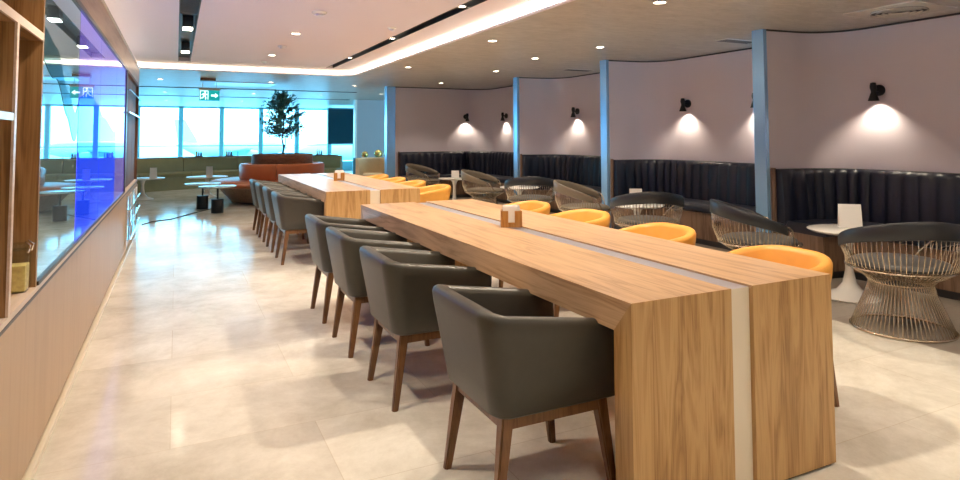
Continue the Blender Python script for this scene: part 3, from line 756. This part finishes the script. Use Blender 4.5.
for (p, l) in dl:
    far = p[1] > 12.5
    downlight(l, (p[0], p[1], ZC), ED * (.75 if far else 1), col=(1, .9, .76) if far else (1, .86, .68))
for (p, l) in (((.9, -.8), 'added fill downlight in the raised ceiling behind the camera, left'), ((2.0, -.6), 'added fill downlight in the raised ceiling behind the camera, right'), ((.6, .6), 'added fill downlight in the raised ceiling directly beside the camera'), ((1.9, .3), 'added fill downlight in the raised ceiling before the nearest oak table'), ((1.19, 7.22), 'downlight in the raised ceiling nearer the camera'), ((1.2, 9.28), 'downlight in the raised ceiling farther from the camera'), ((1.2, 4.9), 'downlight in the raised ceiling above the nearest oak table'), ((1.2, 2.4), 'downlight in the raised ceiling nearest above the camera')):
    downlight(l, (p[0], p[1], ZT), ED * (.5 if p[1] < 1 else .7), 'round downlights in the raised ceiling')  # dimmest ones are unseen fill lamps added to brighten near end faces
for (y, l) in ((9.26, 'downlight in the right black slot, farthest'), (7.21, 'downlight in the right black slot, middle'), (5.16, 'downlight in the right black slot, nearest visible'), (3.1, 'downlight in the right black slot above the oak table')):
    t = downlight(l, (2.31, y, ZT + .02), ED * 2.6, 'downlights in the right ceiling slot', .034)
def can(label, y):
    t = thing('slot_spotlight', label, 'ceiling light', (.082, y, ZT), 0, 'square spotlights in the left ceiling slot')
    bm = bmesh.new(); box(bm, -.05, .05, -.10, .10, -.06, .058, .003); finish('housing', bm, M['black'], t)
    bm = bmesh.new(); box(bm, -.044, .044, -.09, .09, -.066, -.0605); finish('lens', bm, M['lamp'], t)
    spot(t, (0, 0, -.08), ED * 1.3)
for y, l in ((7.0, 'square black spotlight in the left slot, second from the camera'), (8.93, 'square black spotlight in the left slot, farthest'), (5.0, 'square black spotlight in the left slot, nearest'), (2.8, 'square black spotlight in the left slot behind the picture top')): can(l, y)
bm = bmesh.new()
for i in range(26): box(bm, .01, .16, 5.3 + i * .05, 5.315 + i * .05, ZT + .01, ZT + .05)
finish('slot_grille', bm, M['dark_grey'], label='black louvre grille in the left ceiling slot', cat='grille')
def sensor(label, loc, m='white', r=.045):
    t = thing('smoke_detector', label, 'detector', loc, 0)
    bm = bmesh.new(); lathe(bm, [(0, 0), (r, 0), (r, -.012), (r * .8, -.02), (0, -.021)], 24); finish('base', bm, M[m], t, True, angle=40)
    bm = bmesh.new(); lathe(bm, [(0, -.0215), (r * .55, -.0215), (r * .45, -.035), (0, -.038)], 20); finish('sensor_head', bm, M['silver'], t, True, angle=40)
sensor('small round sensor on the raised ceiling near its far edge', (1.2, 10.15, ZT)); sensor('small round sensor on the raised ceiling near the right slot', (2.05, 6.4, ZT))
sensor('largest round detector on the raised ceiling, at the picture top', (1.18, 5.88, ZT), 'white', .07); sensor('flat detector on the raised ceiling in the middle', (1.2, 8.3, ZT), 'silver', .06)
# ceiling cassette and diffusers
t = thing('ceiling_cassette', 'square white ceiling air unit with round diffuser above the nearest booth', 'air vent', (5.56, 3.24, ZC), 0)
bm = bmesh.new(); box(bm, -.30, .30, -.30, .30, -.012, -.0, .003); finish('panel', bm, M['white'], t)
bm = bmesh.new()
for r in (.20, .155, .11, .065): lathe(bm, [(r, -.0125), (r + .008, -.0125), (r + .02, -.03), (r + .012, -.03)] , 36)
finish('diffuser_rings', bm, M['white'], t, True, angle=40)
bm = bmesh.new(); lathe(bm, [(0, -.0122), (.21, -.0122), (.21, -.014), (0, -.014)], 36); finish('dark_core', bm, M['dark_grey'], t)
def cslot(label, loc, rz, w=.5):
    t = thing('slot_diffuser', label, 'air vent', loc, rz)
    bm = bmesh.new(); box(bm, -w / 2, w / 2, -.09, .09, -.008, -.0, .002); finish('frame', bm, M['white'], t)
    bm = bmesh.new()
    for i in range(4): box(bm, -w / 2 + .02, w / 2 - .02, -.07 + i * .037, -.052 + i * .037, -.0105, -.0082)
    finish('louvres', bm, M['dark_grey'], t)
cslot('pale slot vent above the second booth', (5.7, 5.1, ZC), .0); cslot('pale slot vent above the third booth', (5.85, 8.45, ZC), 0)
bm = bmesh.new(); box(bm, -.13, .13, -.11, .11, -.05, 0, .004); finish('ceiling_box', bm, M['leg_wood'], label='small brown ceiling box just above the exit sign', cat='ceiling box', loc=(.5, 12.5, ZC))
bm = bmesh.new(); box(bm, -.55, .55, -.40, .40, -.012, -.001, .003); finish('access_panel', bm, M['silver'], label='long pale ceiling panel right of the exit sign', cat='ceiling panel', loc=(1.22, 13.5, ZC))
# exit sign
t = thing('exit_sign', 'green hanging exit sign with running man and arrow', 'sign', (.55, 13.0, 2.0), .04)
bm = bmesh.new(); box(bm, -.18, .18, -.012, .012, 0, .20, .003); finish('sign_panel', bm, M['exit_green'], t)
bm = bmesh.new(); box(bm, -.19, .19, -.02, .02, .2005, .235, .003); finish('housing', bm, M['white'], t)
for x in (-.12, .12):
    bm = bmesh.new(); tube(bm, [(x, 0, .235), (x, 0, .38)], .006, 8); finish('hanger', bm, M['white'], t)
def glyph(polys, name):
    bm = bmesh.new()
    for P in polys:
        f = [bm.verts.new((x, -.0125, z)) for x, z in P]; g = [bm.verts.new((x, -.0150, z)) for x, z in P]
        n = len(P); bm.faces.new(f); bm.faces.new(g[::-1])
        for i in range(n): bm.faces.new((f[i], f[(i + 1) % n], g[(i + 1) % n], g[i]))
    finish(name, bm, M['exit_white'], t)
glyph([[(.03, .085), (.10, .085), (.10, .055), (.155, .10), (.10, .145), (.10, .115), (.03, .115)]], 'arrow')
circ = [(-.075 + .016 * cos(a * PI / 5), .165 + .016 * sin(a * PI / 5)) for a in range(10)]
glyph([circ, [(-.10, .145), (-.065, .14), (-.07, .085), (-.105, .09)], [(-.105, .14), (-.10, .12), (-.135, .10), (-.14, .115)], [(-.07, .135), (-.068, .118), (-.04, .105), (-.035, .12)],
       [(-.105, .09), (-.085, .085), (-.115, .045), (-.145, .04), (-.145, .055), (-.122, .06)], [(-.085, .088), (-.068, .085), (-.055, .06), (-.06, .02), (-.075, .02), (-.073, .055)], [(-.165, .02), (-.155, .02), (-.155, .18), (-.03, .18), (-.03, .02), (-.02, .02), (-.02, .19), (-.165, .19)]], 'running_man')

# ------------------------------------------------------------------ round planter bench with tree
CX, CY = 2.0, 13.6
t = thing('circular_bench', 'round rust orange leather bench encircling the tree planter', 'bench', (CX, CY, 0))
for a0, a1 in ((0, 90), (90, 180), (180, 254), (254, 360)):
    g = .004
    bm = bmesh.new(); lathe(bm, [(.70, .46), (.84, .46), (.85, .72), (.82, .765), (.74, .77), (.70, .75)], 16, 0, 0, math.radians(a0) + g, math.radians(a1) - g, True)
    for f in bm.faces: pass
    bmesh.ops.contextual_create(bm, geom=[]) if False else None
    finish('backrest', bm, M['orange_leather'], t, True, angle=50)
    bm = bmesh.new(); lathe(bm, [(.66, .33), (1.34, .33), (1.39, .36), (1.39, .40), (1.35, .44), (.66, .45)], 16, 0, 0, math.radians(a0) + g, math.radians(a1) - g, True); finish('seat', bm, M['orange_leather'], t, True, angle=50)
bm = bmesh.new(); lathe(bm, [(0, .03), (1.0, .03), (1.26, .325), (0, .325)], 48); finish('base', bm, M['bench_wood'], t, True, angle=40)
bm = bmesh.new(); lathe(bm, [(0, 0), (.9, 0), (.9, .029), (0, .029)], 48); finish('plinth', bm, M['dark_grey'], t)
t = thing('tree_planter', 'brown slatted round planter rising from the orange bench', 'planter', (CX, CY, .452))
bm = bmesh.new()
prof = [(.56, 0)]
for i in range(8):
    z = .30 + i * .025 - .0
    prof += [(.60, z), (.612, z + .006), (.612, z + .018), (.60, z + .024)]
prof += [(.60, .505), (.54, .505), (.54, .44), (.56, .44)]
prof[1:1] = [(.60, 0)]
lathe(bm, prof, 56)
finish('planter_wall', bm, M['planter_wood'], t, True, angle=30)
bm = bmesh.new(); lathe(bm, [(0, .40), (.538, .40), (.538, .47), (.3, .485), (0, .49)], 32); finish('soil', bm, M['soil'], t, True, angle=60)
t = thing('indoor_tree', 'slim dark leafy tree standing in the round planter', 'tree', (CX, CY, .942))
rt = random.Random(3)
br = bmesh.new(); lf = bmesh.new()
trunk = [(0, 0, 0), (.02, 0, .15), (-.015, .01, .32), (.01, 0, .5), (.02, .01, .75), (0, 0, 1.0), (.01, 0, 1.22)]
tube(br, trunk, 0, 8, rs=[.024, .02, .017, .014, .011, .007, .003])
tube(br, [(.01, .0, .05), (.05, .02, .2), (.07, .03, .4), (.10, .03, .62)], 0, 6, rs=[.014, .012, .009, .004])
def leaf(p, d, L):
    d = d.normalized(); s = d.cross(Vector((rt.uniform(-.5, .5), rt.uniform(-.5, .5), 1))).normalized(); u = s.cross(d)
    w = L * .24
    v = [lf.verts.new(p), lf.verts.new(p + d * L * .5 + s * w + u * w * .25), lf.verts.new(p + d * L - u * L * .08), lf.verts.new(p + d * L * .5 - s * w + u * w * .25), lf.verts.new(p + d * L * .52)]
    for f in ((0, 1, 4), (1, 2, 4), (2, 3, 4), (3, 0, 4)): lf.faces.new([v[i] for i in f])
for i in range(95):
    h = rt.uniform(.32, 1.2); f = (h - .32) / .88
    wid = .12 + .36 * sin(PI * min(1, (f * .8 + .22))) ** .8
    a = rt.uniform(0, 2 * PI); base = Vector((.01, 0, h * .85 + .04)); rr = wid * rt.uniform(.55, 1.0)
    tip = Vector((rr * cos(a), rr * sin(a), min(1.29, h + .05 + rt.uniform(0, .10))))
    mid = (base + tip) / 2 + Vector((0, 0, .03))
    tube(br, [base, mid, tip], 0, 5, rs=[.006, .004, .0015])
    for k in range(38):
        u = rt.uniform(.25, 1.05); p = base.lerp(tip, u) + Vector((rt.gauss(0, .022), rt.gauss(0, .022), rt.gauss(0, .022)))
        if p.z > 1.30: continue
        d = (tip - base).normalized() + Vector((rt.gauss(0, .7), rt.gauss(0, .7), rt.gauss(0, .6)))
        leaf(p, d, rt.uniform(.05, .09))
finish('trunk', br, M['bark'], t, True)
finish('foliage', lf, M['leaf'], t)

# ------------------------------------------------------------------ green curved sofa
t = thing('curved_sofa', 'long olive green curved sofa in front of the windows', 'sofa', (CX, CY, 0))
segs = [(62, 79), (79, 96), (96, 113), (113, 131), (131, 152)]
for a0, a1 in segs:
    g = .0015
    bm = bmesh.new(); lathe(bm, [(4.66, .43), (4.68, .74), (4.72, .77), (4.86, .77), (4.90, .74), (4.90, .09), (4.70, .09)], 14, 0, 0, math.radians(a0) + g, math.radians(a1) - g, True); finish('backrest', bm, M['green_leather'], t, True, angle=50)
    bm = bmesh.new(); lathe(bm, [(4.22, .31), (4.20, .40), (4.24, .43), (4.65, .43), (4.65, .31)], 14, 0, 0, math.radians(a0) + g, math.radians(a1) - g, True); finish('seat', bm, M['green_leather'], t, True, angle=50)
bm = bmesh.new(); lathe(bm, [(4.24, .0), (4.24, .308), (4.69, .308), (4.69, 0)], 60, 0, 0, math.radians(62), math.radians(152), True); finish('base', bm, M['green_leather'], t, True, angle=40)
bm = bmesh.new(); lathe(bm, [(4.74, .771), (4.74, .79), (5.1, .79), (5.1, .771)], 60, 0, 0, math.radians(64), math.radians(152), True); finish('ledge', bm, M['bench_wood'], t, True, angle=40)
bm = bmesh.new(); lathe(bm, [(4.92, 0), (4.92, .77), (5.08, .77), (5.08, 0)], 60, 0, 0, math.radians(64), math.radians(152), True); finish('ledge_support', bm, M['bench_wood'], t, True, angle=40)
# small bottles on the ledge behind the sofa
def cruet(label, ang, r=4.98):
    a = math.radians(ang)
    t = thing('condiment_set', label, 'condiments', (CX + r * cos(a), CY + r * sin(a), .79), a, 'condiment sets on the sofa ledge')
    bm = bmesh.new(); box(bm, -.06, .06, -.10, .10, 0, .012, .003); finish('tray', bm, M['black'], t)
    for i, y in enumerate((-.06, 0, .06)):
        bm = bmesh.new(); lathe(bm, [(0, .0125), (.024, .0125), (.026, .03), (.024, .09 + .01 * i), (.010, .12 + .01 * i), (0, .12 + .01 * i)], 14, 0, y); finish('bottle', bm, (M['dark_grey'], M['paper'], M['brass'])[i], t, True, angle=50)
        bm = bmesh.new(); lathe(bm, [(0, .1205 + .01 * i), (.013, .1205 + .01 * i), (.012, .14 + .01 * i), (0, .142 + .01 * i)], 12, 0, y); finish('cap', bm, M['chrome'], t, True, angle=50)
cruet('condiment set on the sofa ledge, leftmost of the three', 107); cruet('condiment set on the sofa ledge left of the tree', 98); cruet('condiment set on the sofa ledge right of the tree', 70)

# side tables with block bases
def side_table(label, loc):
    t = thing('side_table', label, 'side table', loc, 0, 'low round side tables with black block bases')
    bm = bmesh.new(); lathe(bm, [(0, .44), (.29, .44), (.31, .45), (.31, .46), (.30, .465), (0, .465)], 40); finish('tabletop', bm, M['teal_top'], t, True, angle=40)
    bm = bmesh.new(); tube(bm, [(0, 0, .24), (0, 0, .44)], .016, 12); finish('pole', bm, M['black'], t, True, angle=40)
    bm = bmesh.new(); lathe(bm, [(0, 0), (.098, 0), (.10, .004), (.10, .235), (.096, .24), (0, .24)], 28); finish('base', bm, M['black'], t, True, angle=40)
    return t
s1 = side_table('pale blue topped side table farther from the camera', (.45, 12.6, 0))
dup(s1, (.66, 11.8, 0), 0, 'pale blue topped side table nearer the camera')
# floor cable
bm = bmesh.new()
cp = [(-.44, 10.7, .006), (-.30, 11.03, .006), (-.05, 11.2, .006), (.12, 11.55, .006), (.26, 11.85, .006), (.42, 12.15, .006), (.60, 12.5, .006), (.80, 13.0, .006)]
tube(bm, cp, .008, 6); finish('power_cable', bm, M['cord'], label='black cable lying on the floor by the side tables', cat='cable', smooth=True)

# ------------------------------------------------------------------ far armchair and brass decor
t = thing('lounge_armchair', 'tan lounge armchair with blue outer shell far behind the oak tables', 'armchair', (4.22, 14.6, 0), -1.9)
bm = bmesh.new()
pa = [(.34, .38)] + arc(-.05, .05, .37, 70, 180, 8) + arc(-.05, -.05, .37, 180, 290, 8) + [(.34, -.38)]
sweep(bm, pa[::-1], [(-.0, .12), (.0, .78), (-.05, .80), (-.05, .12)]); finish('outer_shell', bm, M['blue_fabric'], t, True, angle=50)
bm = bmesh.new(); sweep(bm, pa[::-1], [(.002, .12), (.002, .77), (.02, .80), (.06, .78), (.10, .40), (.10, .12)]); finish('backrest', bm, M['tan_leather'], t, True, angle=50)
bm = bmesh.new(); box(bm, -.26, .36, -.22, .22, .2, .44, .04); finish('seat', bm, M['tan_leather'], t, True, angle=50)
for sx in (-.25, .28):
    for sy in (-.25, .25):
        bm = bmesh.new(); taper(bm, (sx, sy, .14), (sx * 1.1, sy * 1.1, 0), .02, .014); finish('leg', bm, M['leg_wood'], t)
t = thing('side_cabinet', 'dark blue cabinet beside the metal-edged wall end', 'cabinet', (4.55, 15.6, 0))
bm = bmesh.new(); box(bm, -.35, .6, -.2, .2, .05, .72, .01); finish('body', bm, M['blue_fabric'], t)
bm = bmesh.new(); box(bm, -.33, .58, -.18, .18, 0, .049); finish('plinth', bm, M['black'], t)
for x0, x1 in ((-.33, .12), (.14, .58)):
    bm = bmesh.new(); box(bm, x0, x1, -.212, -.201, .08, .69, .003); d = finish('door', bm, M['blue_fabric'], t)
    bm = bmesh.new(); tube(bm, [(x1 - .05, -.222, .35), (x1 - .05, -.222, .45)], .006, 8); finish('handle', bm, M['brass'], d, True)
for i, (x, y, r, l) in enumerate(((4.28, 15.52, .085, 'brass globe ornament on the dark cabinet, leftmost'), (4.62, 15.5, .105, 'largest brass globe ornament on the dark cabinet, middle'), (4.86, 15.58, .08, 'brass globe ornament on the dark cabinet, rightmost'))):
    t = thing('brass_ornament', l, 'ornament', (x, y, .72), 0, 'brass globes on the dark cabinet')
    bm = bmesh.new(); lathe(bm, [(0, 0), (.05, 0), (.05, .012), (.012, .02), (.012, .05), (0, .05)], 20); finish('stand', bm, M['brass'], t, True, angle=40)
    bm = bmesh.new(); lathe(bm, [(max(0, r * sin(PI * k / 12)), .05 + r - r * cos(PI * k / 12)) for k in range(13)], 20); finish('globe', bm, M['brass'], t, True)
# dark display in front of the windows
t = thing('display_screen', 'large dark blue screen standing before the right-hand window', 'screen', (5.10, 21.6, 0), -.05)
bm = bmesh.new(); box(bm, -.42, .42, -.03, .03, 1.05, 2.26, .006); finish('screen', bm, M['screen_dark'], t)
bm = bmesh.new(); box(bm, -.45, -.42, -.04, .04, .02, 2.3); box(bm, .42, .45, -.04, .04, .02, 2.3); box(bm, -.42, .42, -.04, .04, 2.26, 2.3); box(bm, -.45, .45, -.2, .2, 0, .02); finish('frame', bm, M['haze_tinted_frame'], t)

# ------------------------------------------------------------------ world and daylight
w = bpy.data.worlds.new('World'); S.world = w; w.use_nodes = True
nt = w.node_tree; bg = nt.nodes['Background']
bg.inputs['Color'].default_value = (.30, .72, 1.0, 1); bg.inputs['Strength'].default_value = 5.5
# daylight entering through the window band (sampling portal only)
pl_ = bpy.data.lights.new('window_portal', 'AREA'); pl_.shape = 'RECTANGLE'; pl_.size = 15.3; pl_.size_y = 2.0
po = bpy.data.objects.new('window_portal', pl_); COL.objects.link(po); po.location = (1.25, YW + .2, 1.33); po.rotation_euler = (-PI / 2, 0, 0)
try: pl_.cycles.is_portal = True
except Exception: pass
sn = bpy.data.lights.new('sun', 'SUN'); sn.energy = 4; sn.color = (.8, .93, 1); sn.angle = .05
so = bpy.data.objects.new('sun', sn); COL.objects.link(so); so.rotation_euler = (-.9, .3, 0)

# ------------------------------------------------------------------ camera
cam = bpy.data.cameras.new('camera'); co = bpy.data.objects.new('camera', cam); COL.objects.link(co); S.camera = co
F, YAW, PIT, ROLL, CYP, HC = 627.23, .4503, .0493, -.0029, 105.27, 1.3089
cam.sensor_fit = 'HORIZONTAL'; cam.sensor_width = 36; cam.lens = F * 36 / 960
cam.shift_y = (CYP - 240) / 960; cam.clip_start = .02; cam.clip_end = 1000
fw = Vector((sin(YAW) * cos(PIT), cos(YAW) * cos(PIT), sin(PIT))); r_ = Vector((cos(YAW), -sin(YAW), 0)); u_ = r_.cross(fw)
r2 = r_ * cos(ROLL) + u_ * sin(ROLL); u2 = -r_ * sin(ROLL) + u_ * cos(ROLL)
co.matrix_world = Matrix(((r2.x, u2.x, -fw.x, 0), (r2.y, u2.y, -fw.y, 0), (r2.z, u2.z, -fw.z, HC), (0, 0, 0, 1)))

S.view_settings.view_transform = 'Standard'; S.view_settings.look = 'None'; S.view_settings.gamma = 1
S.view_settings.use_curve_mapping = False
S.view_settings.exposure = 1.12
try:
    S.cycles.use_denoising = True; S.cycles.max_bounces = 8; S.cycles.diffuse_bounces = 5; S.cycles.glossy_bounces = 4
    S.cycles.sample_clamp_indirect = 6; S.cycles.caustics_reflective = False; S.cycles.caustics_refractive = False
except Exception: pass
